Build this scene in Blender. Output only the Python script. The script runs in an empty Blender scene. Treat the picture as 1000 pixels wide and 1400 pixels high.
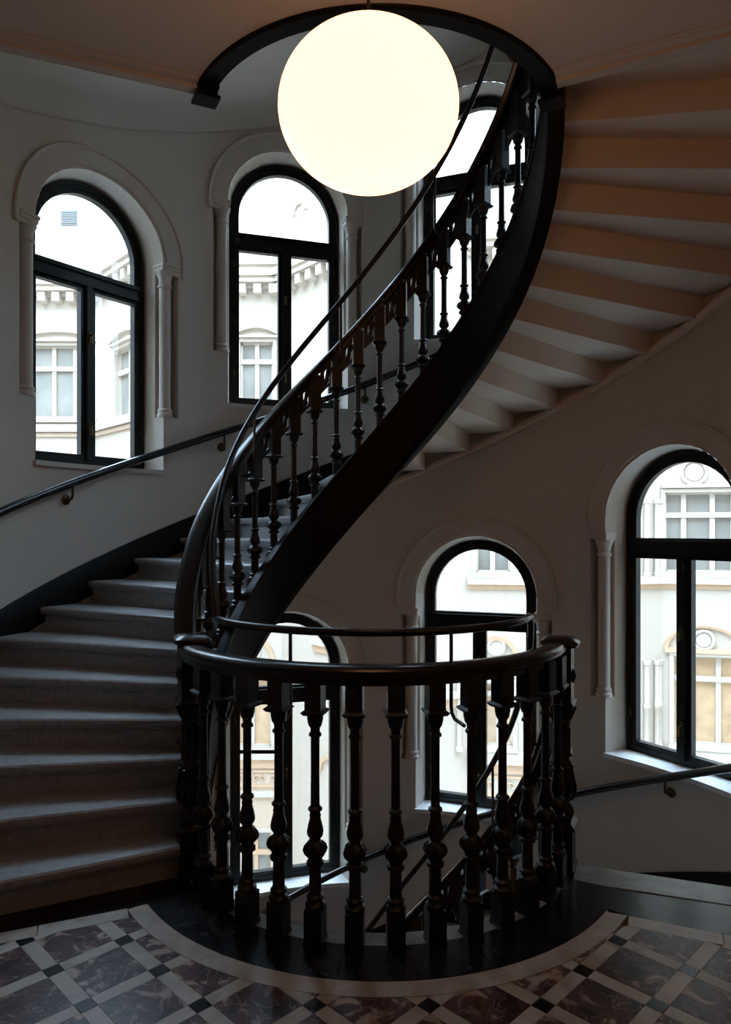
import bpy, bmesh, math, random
from math import sin, cos, pi, radians, degrees, sqrt, asin, atan2
random.seed(7)
S = bpy.context.scene
COL = S.collection

# ------------------------------------------------------------------ camera, sky, exposure
FPX, HOR, EYE = 961.8, 726.2, 1.5531          # focal length in px of the 1000x1400 frame, horizon row, eye height
CX, CY = 0.0579, 3.600                        # axis of the round stairwell
cam = bpy.data.cameras.new('camera')
cam.sensor_fit = 'VERTICAL'; cam.sensor_height = 36.0
cam.lens = 36.0 * FPX / 1400.0
cam.shift_y = (HOR - 700.0) / 1400.0
cam.clip_start = 0.05; cam.clip_end = 200
camo = bpy.data.objects.new('camera', cam); COL.objects.link(camo)
camo.location = (0, 0, EYE); camo.rotation_euler = (pi / 2, 0, 0)
S.camera = camo

world = bpy.data.worlds.new('overcast_sky'); S.world = world
world.use_nodes = True
bg = world.node_tree.nodes['Background']
bg.inputs[0].default_value = (0.565, 0.77, 1.0, 1)
SKY = 22.5                                                # zenith; overcast skies fade to a third of it at the horizon
wn = world.node_tree; wtc = wn.nodes.new('ShaderNodeTexCoord'); wsp = wn.nodes.new('ShaderNodeSeparateXYZ')
wmx = wn.nodes.new('ShaderNodeMath'); wmx.operation = 'MAXIMUM'; wmx.inputs[1].default_value = 0.0
wma = wn.nodes.new('ShaderNodeMath'); wma.operation = 'MULTIPLY_ADD'; wma.inputs[1].default_value = SKY * 2 / 3; wma.inputs[2].default_value = SKY / 3
wn.links.new(wtc.outputs['Generated'], wsp.inputs[0]); wn.links.new(wsp.outputs['Z'], wmx.inputs[0])
wn.links.new(wmx.outputs[0], wma.inputs[0]); wn.links.new(wma.outputs[0], bg.inputs[1])
S.view_settings.view_transform = 'Standard'
S.view_settings.look = 'None'
S.view_settings.exposure = 0.0
S.view_settings.gamma = 1.0
S.view_settings.use_curve_mapping = False

# ------------------------------------------------------------------ materials
MATS = {}
def material(name, color, rough=0.6, metal=0.0, spec=0.5, noise=0.0, nscale=8.0, color2=None, bump=0.0, bscale=60.0, coords='Object'):
    m = bpy.data.materials.new(name); m.use_nodes = True
    nt = m.node_tree; b = nt.nodes['Principled BSDF']
    b.inputs['Base Color'].default_value = (*color, 1)
    b.inputs['Roughness'].default_value = rough
    b.inputs['Metallic'].default_value = metal
    b.inputs['Specular IOR Level'].default_value = spec
    tc = nt.nodes.new('ShaderNodeTexCoord')
    if noise > 0:
        n = nt.nodes.new('ShaderNodeTexNoise'); n.inputs['Scale'].default_value = nscale; n.inputs['Detail'].default_value = 6
        nt.links.new(tc.outputs[coords], n.inputs['Vector'])
        r = nt.nodes.new('ShaderNodeValToRGB')
        c2 = color2 or tuple(c * (1 - noise) for c in color)
        r.color_ramp.elements[0].position = 0.3; r.color_ramp.elements[0].color = (*c2, 1)
        r.color_ramp.elements[1].position = 0.7; r.color_ramp.elements[1].color = (*color, 1)
        nt.links.new(n.outputs['Fac'], r.inputs['Fac'])
        nt.links.new(r.outputs['Color'], b.inputs['Base Color'])
    if bump > 0:
        n2 = nt.nodes.new('ShaderNodeTexNoise'); n2.inputs['Scale'].default_value = bscale; n2.inputs['Detail'].default_value = 3
        nt.links.new(tc.outputs[coords], n2.inputs['Vector'])
        bp = nt.nodes.new('ShaderNodeBump'); bp.inputs['Strength'].default_value = bump; bp.inputs['Distance'].default_value = 0.01
        nt.links.new(n2.outputs['Fac'], bp.inputs['Height'])
        nt.links.new(bp.outputs['Normal'], b.inputs['Normal'])
    MATS[name] = m
    return m

def marble(name, base, vein, dark, scale, rough=0.3, spec=0.4):
    """veined, brecciated marble; every tile samples another place of the slab"""
    m = bpy.data.materials.new(name); m.use_nodes = True
    nt = m.node_tree; b = nt.nodes['Principled BSDF']; b.inputs['Roughness'].default_value = rough; b.inputs['Specular IOR Level'].default_value = spec
    tc = nt.nodes.new('ShaderNodeTexCoord'); oi = nt.nodes.new('ShaderNodeObjectInfo')
    ml = nt.nodes.new('ShaderNodeMath'); ml.operation = 'MULTIPLY'; ml.inputs[1].default_value = 37.0
    nt.links.new(oi.outputs['Random'], ml.inputs[0])
    add = nt.nodes.new('ShaderNodeVectorMath'); add.operation = 'ADD'
    nt.links.new(tc.outputs['Object'], add.inputs[0]); nt.links.new(ml.outputs[0], add.inputs[1])
    n1 = nt.nodes.new('ShaderNodeTexNoise'); n1.inputs['Scale'].default_value = scale; n1.inputs['Detail'].default_value = 7
    n1.inputs['Distortion'].default_value = 1.4
    nt.links.new(add.outputs[0], n1.inputs['Vector'])
    r1 = nt.nodes.new('ShaderNodeValToRGB'); e = r1.color_ramp.elements
    e[0].position = 0.36; e[0].color = (*dark, 1); e[1].position = 0.50; e[1].color = (*base, 1)
    k = e.new(0.56); k.color = (*base, 1); k = e.new(0.64); k.color = (*vein, 1)
    nt.links.new(n1.outputs['Fac'], r1.inputs['Fac'])
    n2 = nt.nodes.new('ShaderNodeTexNoise'); n2.inputs['Scale'].default_value = scale * 0.6; n2.inputs['Detail'].default_value = 4
    n2.inputs['Distortion'].default_value = 3.0
    nt.links.new(add.outputs[0], n2.inputs['Vector'])
    r2 = nt.nodes.new('ShaderNodeValToRGB'); e = r2.color_ramp.elements
    e[0].position = 0.485; e[0].color = (0, 0, 0, 1); e[1].position = 0.5; e[1].color = (1, 1, 1, 1)
    k = e.new(0.515); k.color = (0, 0, 0, 1)
    nt.links.new(n2.outputs['Fac'], r2.inputs['Fac'])
    mx = nt.nodes.new('ShaderNodeMix'); mx.data_type = 'RGBA'
    mf = nt.nodes.new('ShaderNodeMath'); mf.operation = 'MULTIPLY'; mf.inputs[1].default_value = 0.6
    nt.links.new(r2.outputs['Color'], mf.inputs[0]); nt.links.new(mf.outputs[0], mx.inputs['Factor'])
    nt.links.new(r1.outputs['Color'], mx.inputs['A']); mx.inputs['B'].default_value = (*vein, 1)
    nt.links.new(mx.outputs['Result'], b.inputs['Base Color'])
    MATS[name] = m
    return m

PLASTER = material('white_plaster', (0.575, 0.525, 0.465), 0.75, noise=0.05, nscale=2.5, bump=0.08, bscale=45)
CEILING = material('ceiling_plaster', (0.51, 0.45, 0.385), 0.8, noise=0.05, nscale=2.0, bump=0.06, bscale=40)
STONE = material('stair_stone', (0.355, 0.355, 0.355), 0.38, noise=0.3, nscale=30, bump=0.12, bscale=90)
SOFFITP = material('stair_underside_plaster', (0.66, 0.54, 0.435), 0.75, bump=0.05, bscale=40)
IRON = material('black_cast_iron', (0.007, 0.0075, 0.008), 0.38, spec=0.5, noise=0.4, nscale=25, bump=0.25, bscale=70)
RAIL = material('dark_rail_wood', (0.012, 0.008, 0.007), 0.26, spec=0.5, noise=0.4, nscale=14)
STEEL = material('black_steel', (0.012, 0.013, 0.015), 0.3, spec=0.5)
STRING = material('dark_stringer_paint', (0.006, 0.0055, 0.006), 0.5, spec=0.15, noise=0.3, nscale=6)
SKIRT = material('black_skirting', (0.006, 0.0055, 0.0055), 0.5, spec=0.12)
FRAME = material('dark_green_window_paint', (0.006, 0.008, 0.008), 0.4, spec=0.3)
BRASS = material('aged_brass', (0.10, 0.075, 0.03), 0.5, metal=0.7, noise=0.4, nscale=40)
SILL = material('white_sill_paint', (0.78, 0.78, 0.77), 0.35)
RED = marble('red_marble', (0.085, 0.040, 0.040), (0.42, 0.33, 0.28), (0.020, 0.010, 0.011), 8.0, 0.3, 0.22)
PALE = marble('pale_marble', (0.42, 0.385, 0.335), (0.50, 0.46, 0.41), (0.34, 0.31, 0.27), 5.0, 0.35, 0.3)
BLACK = marble('black_marble', (0.008, 0.009, 0.011), (0.025, 0.027, 0.03), (0.006, 0.006, 0.007), 7.0, 0.22, 0.22)
GREYM = marble('grey_marble', (0.22, 0.21, 0.19), (0.30, 0.28, 0.25), (0.16, 0.15, 0.14), 6.0, 0.35)
GROUT = material('grout', (0.12, 0.11, 0.10), 0.9)
FWHITE = material('facade_white', (0.475, 0.405, 0.335), 0.85, noise=0.04, nscale=0.6, bump=0.05, bscale=8)
FBLUSH = material('facade_blush', (0.51, 0.39, 0.29), 0.85, noise=0.05, nscale=0.7)
FPEACH = material('facade_peach', (0.55, 0.365, 0.235), 0.85, noise=0.06, nscale=0.7)
FTRIM = material('facade_trim', (0.50, 0.43, 0.36), 0.8)
FSASH = material('far_window_paint', (0.50, 0.435, 0.37), 0.5)
FDARK = material('far_window_glass', (0.28, 0.265, 0.235), 0.12, noise=0.35, nscale=1.2)
FCURT = material('far_curtained_glass', (0.56, 0.38, 0.225), 0.25, noise=0.3, nscale=3.0)
FVENT = material('vent_louvre_grey', (0.16, 0.15, 0.145), 0.6)
FROOF = material('roof_slate', (0.55, 0.58, 0.60), 0.8)
GROUND = material('courtyard_paving', (0.55, 0.50, 0.45), 0.9, noise=0.2, nscale=1.5)

def emit(name, color, strength):
    m = bpy.data.materials.new(name); m.use_nodes = True
    nt = m.node_tree; b = nt.nodes['Principled BSDF']
    b.inputs['Base Color'].default_value = (0.9, 0.88, 0.84, 1); b.inputs['Roughness'].default_value = 0.25
    b.inputs['Emission Color'].default_value = (*color, 1); b.inputs['Emission Strength'].default_value = strength
    return m
OPAL = emit('lit_opal_glass', (1.0, 0.50, 0.26), 3.1)
OPAL_ADDED = emit('lit_opal_glass_added', (1.0, 0.44, 0.14), 2.8)  # glow of the unseen globe added behind the camera
WARMLAMP = emit('warm_room_lamp', (1.0, 0.45, 0.18), 1.6)

def glass_mat():
    m = bpy.data.materials.new('window_glass'); m.use_nodes = True
    nt = m.node_tree; nt.nodes.clear()
    out = nt.nodes.new('ShaderNodeOutputMaterial'); mix = nt.nodes.new('ShaderNodeMixShader')
    tr = nt.nodes.new('ShaderNodeBsdfTransparent'); gl = nt.nodes.new('ShaderNodeBsdfGlossy')
    lw = nt.nodes.new('ShaderNodeLayerWeight'); lw.inputs['Blend'].default_value = 0.5
    pw = nt.nodes.new('ShaderNodeMath'); pw.operation = 'POWER'; pw.inputs[1].default_value = 5.0
    fr = nt.nodes.new('ShaderNodeMath'); fr.operation = 'MULTIPLY_ADD'; fr.inputs[1].default_value = 0.9; fr.inputs[2].default_value = 0.025
    nt.links.new(lw.outputs['Facing'], pw.inputs[0]); nt.links.new(pw.outputs[0], fr.inputs[0])
    tr.inputs['Color'].default_value = (0.97, 0.985, 0.98, 1); gl.inputs['Roughness'].default_value = 0.02
    nt.links.new(fr.outputs[0], mix.inputs[0]); nt.links.new(tr.outputs[0], mix.inputs[1]); nt.links.new(gl.outputs[0], mix.inputs[2])
    nt.links.new(mix.outputs[0], out.inputs[0])
    return m
GLASS = glass_mat()

# ------------------------------------------------------------------ building helpers
WLOC = {}                                        # world location of each object
def link(o, parent=None, world_loc=(0, 0, 0), rotz=0.0):
    COL.objects.link(o)
    pl = (0, 0, 0)
    if parent is not None:
        o.parent = parent; pl = WLOC[parent.name]
    o.location = tuple(world_loc[i] - pl[i] for i in range(3))
    if rotz: o.rotation_euler = (0, 0, rotz)
    WLOC[o.name] = tuple(world_loc)
    return o
def empty(name, loc, label=None, cat=None, group=None, kind=None):
    o = bpy.data.objects.new(name, None); o.empty_display_size = 0.1
    link(o, None, loc)
    tag(o, label, cat, group, kind)
    return o
def tag(o, label=None, cat=None, group=None, kind=None):
    if label: o['label'] = label
    if cat: o['category'] = cat
    if group: o['group'] = group
    if kind: o['kind'] = kind
    return o
def place(name, mesh, parent, world_loc, rotz=0.0):
    return link(bpy.data.objects.new(name, mesh), parent, world_loc, rotz)

class MB:
    """collects shapes of ONE mesh object"""
    def __init__(self): self.v = []; self.f = []
    def add(self, vs, fs):
        n = len(self.v); self.v += [tuple(p) for p in vs]; self.f += [tuple(i + n for i in f) for f in fs]
    def grid(self, rows, close_u=False, close_v=False, caps=False):
        """rows: list of equally long point lists"""
        nu, nv = len(rows), len(rows[0]); vs = [p for r in rows for p in r]; fs = []
        for i in range(nu if close_u else nu - 1):
            for j in range(nv if close_v else nv - 1):
                a, b = i * nv + j, i * nv + (j + 1) % nv
                c, d = ((i + 1) % nu) * nv + (j + 1) % nv, ((i + 1) % nu) * nv + j
                fs.append((a, b, c, d))
        if caps:
            fs.append(tuple(reversed(range(nv)))); fs.append(tuple((nu - 1) * nv + j for j in range(nv)))
        self.add(vs, fs)
    def hexa(self, p):
        """8 corners: bottom ring 0-3, top ring 4-7"""
        self.add(p, [(3, 2, 1, 0), (4, 5, 6, 7), (0, 1, 5, 4), (1, 2, 6, 5), (2, 3, 7, 6), (3, 0, 4, 7)])
    def box(self, x0, x1, y0, y1, z0, z1):
        self.hexa([(x0, y0, z0), (x1, y0, z0), (x1, y1, z0), (x0, y1, z0), (x0, y0, z1), (x1, y0, z1), (x1, y1, z1), (x0, y1, z1)])
    def prism(self, poly, z0, z1):
        n = len(poly)
        self.add([(x, y, z0) for x, y in poly] + [(x, y, z1) for x, y in poly],
                 [tuple(reversed(range(n))), tuple(range(n, 2 * n))] + [(i, (i + 1) % n, n + (i + 1) % n, n + i) for i in range(n)])
    def tube(self, pts, r, n=8, caps=True):
        rows = []; m = len(pts)
        up0 = None
        for i, p in enumerate(pts):
            a = pts[max(0, i - 1)]; b = pts[min(m - 1, i + 1)]
            t = [b[k] - a[k] for k in range(3)]; L = sqrt(sum(c * c for c in t)) or 1; t = [c / L for c in t]
            ref = up0 or ((0, 0, 1) if abs(t[2]) < 0.9 else (1, 0, 0))
            d = sum(ref[k] * t[k] for k in range(3)); u = [ref[k] - d * t[k] for k in range(3)]
            L = sqrt(sum(c * c for c in u)) or 1; u = [c / L for c in u]; up0 = u
            w = [t[1] * u[2] - t[2] * u[1], t[2] * u[0] - t[0] * u[2], t[0] * u[1] - t[1] * u[0]]
            rr = r[i] if isinstance(r, (list, tuple)) else r
            rows.append([tuple(p[k] + rr * (cos(2 * pi * j / n) * u[k] + sin(2 * pi * j / n) * w[k]) for k in range(3)) for j in range(n)])
        self.grid(rows, close_v=True, caps=caps)
    def lathe(self, prof, n=14, c=(0, 0, 0), sq=None):
        """prof: (radius, z) list"""
        rows = [[(c[0] + r * cos(2 * pi * j / n), c[1] + r * sin(2 * pi * j / n), c[2] + z) for j in range(n)] for r, z in prof]
        self.grid(rows, close_v=True, caps=True)
    def mesh(self, name, mat, smooth=40, merge=False, recalc=True):
        me = bpy.data.meshes.new(name); me.from_pydata(self.v, [], self.f)
        bm = bmesh.new(); bm.from_mesh(me)
        if merge: bmesh.ops.remove_doubles(bm, verts=bm.verts, dist=0.0004)
        if recalc: bmesh.ops.recalc_face_normals(bm, faces=bm.faces)
        bm.to_mesh(me); bm.free()
        if mat: me.materials.append(mat)
        if smooth:
            me.shade_smooth(); me.set_sharp_from_angle(angle=radians(smooth))
        return me
    def build(self, name, mat, parent=None, origin=None, smooth=40, merge=False, recalc=True):
        o0 = origin or (WLOC[parent.name] if parent is not None else (0, 0, 0))
        self.v = [(x - o0[0], y - o0[1], z - o0[2]) for x, y, z in self.v]
        return link(bpy.data.objects.new(name, self.mesh(name, mat, smooth, merge, recalc)), parent, o0)

def P(th, r, z):
    """point of the stairwell: angle in degrees from the left (west), clockwise over the far side"""
    t = radians(th); return (CX - r * cos(t), CY + r * sin(t), z)
def frange(a, b, n): return [a + (b - a) * i / n for i in range(n + 1)]
def rotz_of(th): return -radians(th)             # turns a mesh modelled along -x to angle th

# ------------------------------------------------------------------ measures of the stair
RISE, DTH, TH1 = 0.15, 8.753, -26.23
def zn(th): return ((th - TH1) / DTH + 1) * RISE          # nosing line of the rising flight
LRISE, LTOP = 0.160, 199.0
def zl(th): return (th - LTOP) / DTH * LRISE              # nosing line of the falling flight
RW = 2.47                                                 # wall radius
H = 4.0                                                   # storey height
UND = 3.56                                                # underside of the upper landing
R_S0, R_S1 = 0.845, 0.905                                 # stringer
def r_bal(th): return 0.92 + 0.015 * cos(radians(th)) + 0.045 * max(0, -sin(radians(th)))
def r_rail(th): return 0.905 + 0.03 * cos(radians(th)) + 0.06 * max(0, -sin(radians(th)))
def r_safe(th): return r_rail(th) - 0.125

# ------------------------------------------------------------------ windows: positions
W2, REB = 0.51, 0.12                                       # half width of the openings, width of the corner rebate
WIN = []                                                   # (centre angle, sill z, spring z, tag)
for th, s, sp in ((36.9, 2.02, 3.62), (73.2, 2.60, 4.25), (110.3, 3.19, 4.81), (147.2, 3.79, 5.42)): WIN.append((th, s, sp, 'upper'))
for th, s, sp in ((73.4, -1.47, 0.36), (110.6, -0.83, 1.00), (147.4, -0.13, 1.65)): WIN.append((th, s, sp, 'lower'))
def cap_z(w): return w[2] - (0.04 if w[3] == 'upper' else 0.16)
def base_z(w): return w[1] + 0.42
def hole(w, th):
    """z range cut into the wall at angle th, or None"""
    x = RW * sin(radians(th - w[0]))
    if abs(x) <= W2 + 1e-6: return (w[1], w[2] + sqrt(max(0, W2 * W2 - x * x)))
    return None
def wpt(w, x, y, z):
    """window frame: x along the wall, y outward from the well axis"""
    t = radians(w[0]); return (CX + x * sin(t) - y * cos(t), CY + x * cos(t) + y * sin(t), z)
def ycyl(x, d=0.0): return sqrt(RW * RW - x * x) + d

# ------------------------------------------------------------------ walls
ZB, ZT = -5.0, 7.4
xs = sorted(set([W2 * sin(radians(a)) for a in range(-90, 91, 9)]))
WEND = 22.0
brk = set(frange(-WEND, 180 + WEND, 72))
for w in WIN:
    for x in xs + [-(W2 + REB), W2 + REB]: brk.add(round(w[0] + degrees(asin(x / RW)), 5))
brk = sorted(brk); b2 = [brk[0]]
for b in brk[1:]:
    if b - b2[-1] > 1e-4: b2.append(b)
wb = MB()
for a, b in zip(b2[:-1], b2[1:]):
    mid = (a + b) / 2; holes = []
    for w in WIN:
        x = RW * sin(radians(mid - w[0]))
        if abs(mid - w[0]) > 30: continue
        if abs(x) < W2:
            e = 1e-4
            ha = hole(w, max(a, w[0] - degrees(asin(W2 / RW)) + e)); hb = hole(w, min(b, w[0] + degrees(asin(W2 / RW)) - e))
            holes.append((ha, hb))
        elif abs(x) < W2 + REB:
            holes.append(((base_z(w), cap_z(w)), (base_z(w), cap_z(w))))
    holes.sort(key=lambda h: h[0][0])
    za = zb = ZB
    for ha, hb in holes + [((ZT, ZT), (ZT, ZT))]:
        wb.add([P(a, RW, za), P(b, RW, zb), P(b, RW, hb[0]), P(a, RW, ha[0])], [(0, 1, 2, 3)])
        za, zb = ha[1], hb[1]
wo = tag(wb.build('wall_back', PLASTER, smooth=0, merge=True, recalc=False), kind='structure')
wo.data.shade_smooth()                                    # true cylinder normals, so that the long strips shade evenly
wo.data.normals_split_custom_set_from_vertices([((CX - v.co.x) / RW, (CY - v.co.y) / RW, 0) for v in wo.data.vertices])
YB = -2.2
XW = RW * cos(radians(WEND)); YW = CY - RW * sin(radians(WEND))      # straight side walls start where the round wall ends
m = MB(); m.box(CX - XW - .15, CX - XW, YB, YW, ZB, ZT); tag(m.build('wall_left', PLASTER), kind='structure')
m = MB(); m.box(CX + XW, CX + XW + .15, YB, YW, ZB, ZT); tag(m.build('wall_right', PLASTER), kind='structure')
m = MB(); m.box(CX - RW - .15, CX + RW + .15, YB - .15, YB, ZB, ZT); tag(m.build('wall_front', PLASTER), kind='structure')
m = MB(); m.prism([P(a, 2.72, 0)[:2] for a in frange(0, 180, 24)] + [(CX + 2.72, YB - .3), (CX - 2.72, YB - .3)], ZT, ZT + .2)
tag(m.build('ceiling_top', CEILING), kind='structure')
m = MB(); m.prism([(CX - RW - .3, YB - .3), (CX + RW + .3, YB - .3), (CX + RW + .3, CY + RW + .4), (CX - RW - .3, CY + RW + .4)], ZB - .2, ZB)
tag(m.build('floor_lower', GREYM), kind='structure')

# ------------------------------------------------------------------ windows
def arch_path(a, z0, zs, n=20):
    return [(-a, z0)] + [(-a * cos(pi * i / n), zs + a * sin(pi * i / n)) for i in range(n + 1)] + [(a, z0)]
def strip(mb, w, outer, inner, y0, y1, closed=False):
    """solid strip between two outlines in the window plane"""
    rows = [[wpt(w, *(o[0], y0, o[1])), wpt(w, i[0], y0, i[1]), wpt(w, i[0], y1, i[1]), wpt(w, o[0], y1, o[1])] for o, i in zip(outer, inner)]
    mb.grid(rows, close_u=closed, close_v=True, caps=not closed)
def bar(mb, w, x0, x1, z0, z1, y0, y1):
    mb.hexa([wpt(w, x0, y0, z0), wpt(w, x1, y0, z0), wpt(w, x1, y1, z0), wpt(w, x0, y1, z0), wpt(w, x0, y0, z1), wpt(w, x1, y0, z1), wpt(w, x1, y1, z1), wpt(w, x0, y1, z1)])
FA = 0.48                                                  # half width of the wooden frame
FY0, FY1 = 2.62, 2.70
def window(i, w):
    th, sill, spr, lev = w
    root = empty('window_%d' % i, wpt(w, 0, 2.5, sill), kind='structure')
    zb, zc = base_z(w), cap_z(w); yi = ycyl(W2)
    k = lambda y: W2 + (FA - W2) * (y - yi) / (FY0 - yi)    # splayed jamb
    # plaster reveal with the corner rebates
    m = MB()
    arc = [pi * j / 24 for j in range(25)]
    m.grid([[wpt(w, -W2 * cos(a), ycyl(W2 * cos(a)), spr + W2 * sin(a)), wpt(w, -FA * cos(a), FY0 + .02, spr + FA * sin(a))] for a in arc])
    for s in (-1, 1):
        yr = yi + 0.09
        for za, zz, y0 in ((sill, zb, yi), (zb, zc, yr), (zc, spr, yi)):
            m.add([wpt(w, s * k(y0), y0, za), wpt(w, s * k(FY0 + .02), FY0 + .02, za), wpt(w, s * k(FY0 + .02), FY0 + .02, zz), wpt(w, s * k(y0), y0, zz)], [(0, 1, 2, 3)])
        xo = W2 + REB; yo = ycyl(xo)
        A, B, Cc, D = (s * xo, yo), (s * xo, yr), (s * k(yr), yr), (s * W2, yi)
        m.add([wpt(w, *A, zb), wpt(w, *B, zb), wpt(w, *Cc, zb), wpt(w, *D, zb), wpt(w, *A, zc), wpt(w, *B, zc), wpt(w, *Cc, zc), wpt(w, *D, zc)],
              [(0, 1, 5, 4), (1, 2, 6, 5), (0, 1, 2, 3), (4, 5, 6, 7)])
    m.build('reveal', PLASTER, root, smooth=30)
    # sill board
    m = MB(); xx = frange(-W2 - .005, W2 + .005, 12)
    m.grid([[wpt(w, x, ycyl(x, -.018), sill - .03), wpt(w, x, ycyl(x, -.018), sill + .004), wpt(w, x, FY0 + .03, sill + .012), wpt(w, x, FY0 + .03, sill - .03)] for x in xx], close_v=True, caps=True)
    m.build('sill', SILL if lev == 'lower' else PLASTER, root)
    # raised plaster band over the arch, with a bead
    m = MB()
    ro, ri = 0.675, 0.53
    def ap(r, a, d): x = -r * cos(a); return wpt(w, x, ycyl(x, -d), spr + r * sin(a))
    prof = [(ri, 0), (ri + .004, .010), (ro - .03, .010), (ro - .022, .024), (ro - .008, .026), (ro, .012), (ro, 0)]
    m.grid([[ap(r, a, d) for r, d in prof] for a in frange(-0.12, pi + 0.12, 34)], caps=True)
    m.build('arch_moulding', PLASTER, root)
    # small columns in the rebates
    for s in (-1, 1):
        hcol = zc - zb
        c = wpt(w, s * (W2 + .045), yi + .042, zb)
        m = MB()
        m.lathe([(.062, 0), (.064, .018), (.060, .03), (.052, .036), (.058, .05), (.056, .062), (.046, .072), (.046, hcol - .13), (.056, hcol - .122),
                 (.056, hcol - .108), (.046, hcol - .10), (.05, hcol - .06), (.066, hcol - .022), (.070, hcol - .02), (.070, hcol)], 14, c)
        m.build('colonnette', PLASTER, root)
        m = MB()                                           # impost block above the capital
        xo = s * (W2 + REB)
        pts = [(s * (W2 - .016), yi - .012), (s * (W2 + .055), ycyl(W2 + .055, -.022)), (xo, ycyl(abs(xo), -.018)), (xo, ycyl(abs(xo), .05)), (s * (W2 - .016), yi + .10)]
        for z0, z1, g in ((zc, zc + .03, 0), (zc + .03, zc + .05, .008)):
            q = [(x + (-s * g if abs(x) < W2 else 0), y - (g if y < yi + .05 else 0)) for x, y in pts]
            n = len(q)
            m.add([wpt(w, x, y, z0) for x, y in q] + [wpt(w, x, y, z1) for x, y in q], [tuple(range(n)), tuple(range(n, 2 * n))] + [(j, (j + 1) % n, n + (j + 1) % n, n + j) for j in range(n)])
        m.build('impost', PLASTER, root)
    # joinery
    m = MB(); a = FA; b = FA - .05
    strip(m, w, arch_path(a, sill, spr), arch_path(b, sill, spr), FY0, FY1)
    strip(m, w, arch_path(a - .01, sill + .01, spr), arch_path(a - .03, sill + .01, spr), FY0 - .012, FY0)
    bar(m, w, -b, b, sill + .008, sill + .055, FY0, FY1)
    m.build('frame', FRAME, root)
    tz = spr - 0.215
    m = MB(); bar(m, w, -b, b, tz - .05, tz + .045, FY0 - .012, FY1 - .005); bar(m, w, -b, b, tz + .02, tz + .05, FY0 - .03, FY0 - .012)
    bar(m, w, -b, b, tz - .058, tz - .044, FY0 - .024, FY0 - .012)
    m.build('transom', FRAME, root)
    m = MB(); bar(m, w, -.022, .022, sill + .055, tz - .05, FY0 - .022, FY1 - .02); m.build('mullion', FRAME, root)
    # fanlight sash and pane
    zf = tz + .045
    m = MB(); bi = b - .034
    strip(m, w, [(-b, zf)] + arch_path(b, zf, spr)[1:-1] + [(b, zf)], [(-bi, zf)] + arch_path(bi, zf, spr)[1:-1] + [(bi, zf)], FY0 + .012, FY1 - .015)
    bar(m, w, -bi, bi, zf, zf + .022, FY0 + .012, FY1 - .015)
    m.build('fanlight_sash', FRAME, root)
    m = MB(); pl = [(-bi, zf + .022)] + arch_path(bi, zf, spr)[1:-1] + [(bi, zf + .022)]; n = len(pl)
    m.add([wpt(w, x, 2.658, z) for x, z in pl] + [wpt(w, x, 2.664, z) for x, z in pl], [tuple(range(n)), tuple(range(n, 2 * n))] + [(j, (j + 1) % n, n + (j + 1) % n, n + j) for j in range(n)])
    m.build('pane', GLASS, root, smooth=0)
    for s in (-1, 1):
        x0, x1 = sorted((s * .022, s * b)); z0, z1 = sill + .055, tz - .05
        e = .036
        m = MB()
        strip(m, w, [(x0, z0), (x1, z0), (x1, z1), (x0, z1)], [(x0 + e, z0 + e), (x1 - e, z0 + e), (x1 - e, z1 - e), (x0 + e, z1 - e)], FY0 + .006, FY1 - .02, True)
        c = m.build('casement', FRAME, root)
        m = MB(); bar(m, w, x0 + e, x1 - e, z0 + e, z1 - e, 2.652, 2.658)
        m.build('pane', GLASS, c, smooth=0)
        m = MB()                                          # brass hinges on the outer stile
        for zz in (z0 + .22, (z0 + z1) / 2, z1 - .18):
            xh = s * (b + .008); q = wpt(w, xh, FY0 - .006, zz)
            m.tube([q, (q[0], q[1], q[2] + .05)], .007, 6)
        m.build('hinge', BRASS, c)
    for zz in (sill + .28, sill + .95):
        m = MB(); q = wpt(w, .0, FY0 - .03, zz); bar(m, w, -.012, .012, zz - .04, zz + .05, FY0 - .03, FY0 - .022)
        m.tube([wpt(w, 0, FY0 - .03, zz + .02), wpt(w, 0, FY0 - .06, zz + .02), wpt(w, 0, FY0 - .062, zz - .05)], .007, 6)
        m.build('handle', BRASS, root)
for i, w in enumerate(WIN): window(i + 1, w)

# ------------------------------------------------------------------ landing: slab, marble floor
fl = MB()
def land_poly(z0, z1, mb, r, la, ra, yb=YB):
    """landing plan: arc of radius r between the two flights, wall to wall, back to yb; la, ra = (point, direction) of the side edges"""
    def to_wall(p, d, xw): t = (xw - p[0]) / d[0]; return (xw, p[1] + t * d[1])
    (pl, dl), (pr, dr) = la, ra
    xl, xr = CX - XW + .005, CX + XW - .005
    a0 = degrees(atan2(pl[1] - CY, -(pl[0] - CX))); a1 = degrees(atan2(pr[1] - CY, -(pr[0] - CX)))
    if a1 > 0: a1 -= 360
    arc = [P(a, r, 0)[:2] for a in frange(a0, a1, 40)]
    poly = [to_wall(pl, dl, xl)] + arc + [to_wall(pr, dr, xr), (xr, yb), (xl, yb)]
    n = len(poly)
    # top and bottom as strips between arc and rear edge, so that the notch stays exact
    m_ = mb
    m_.prism(poly, z0, z1)
def rad_edge(th, r): p = P(th, r, 0); t = radians(th); return (p[:2], (-cos(t), sin(t)))
land_poly(-0.42, -0.02, fl, 0.885, rad_edge(TH1, 0.885), rad_edge(199, 0.885))
floor = fl.build('floor', GROUT, smooth=0); tag(floor, kind='structure')
def ring_seg(mb, r0, r1, a0, a1, z0, z1, n=6):
    aa = frange(a0, a1, n)
    mb.grid([[P(a, r0, z0), P(a, r1, z0), P(a, r1, z1), P(a, r0, z1)] for a in aa], close_v=True, caps=True)
R_IN, R_K, R_B, R_T = 0.88, 0.965, 1.174, 1.257
g = 0.0012
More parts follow.
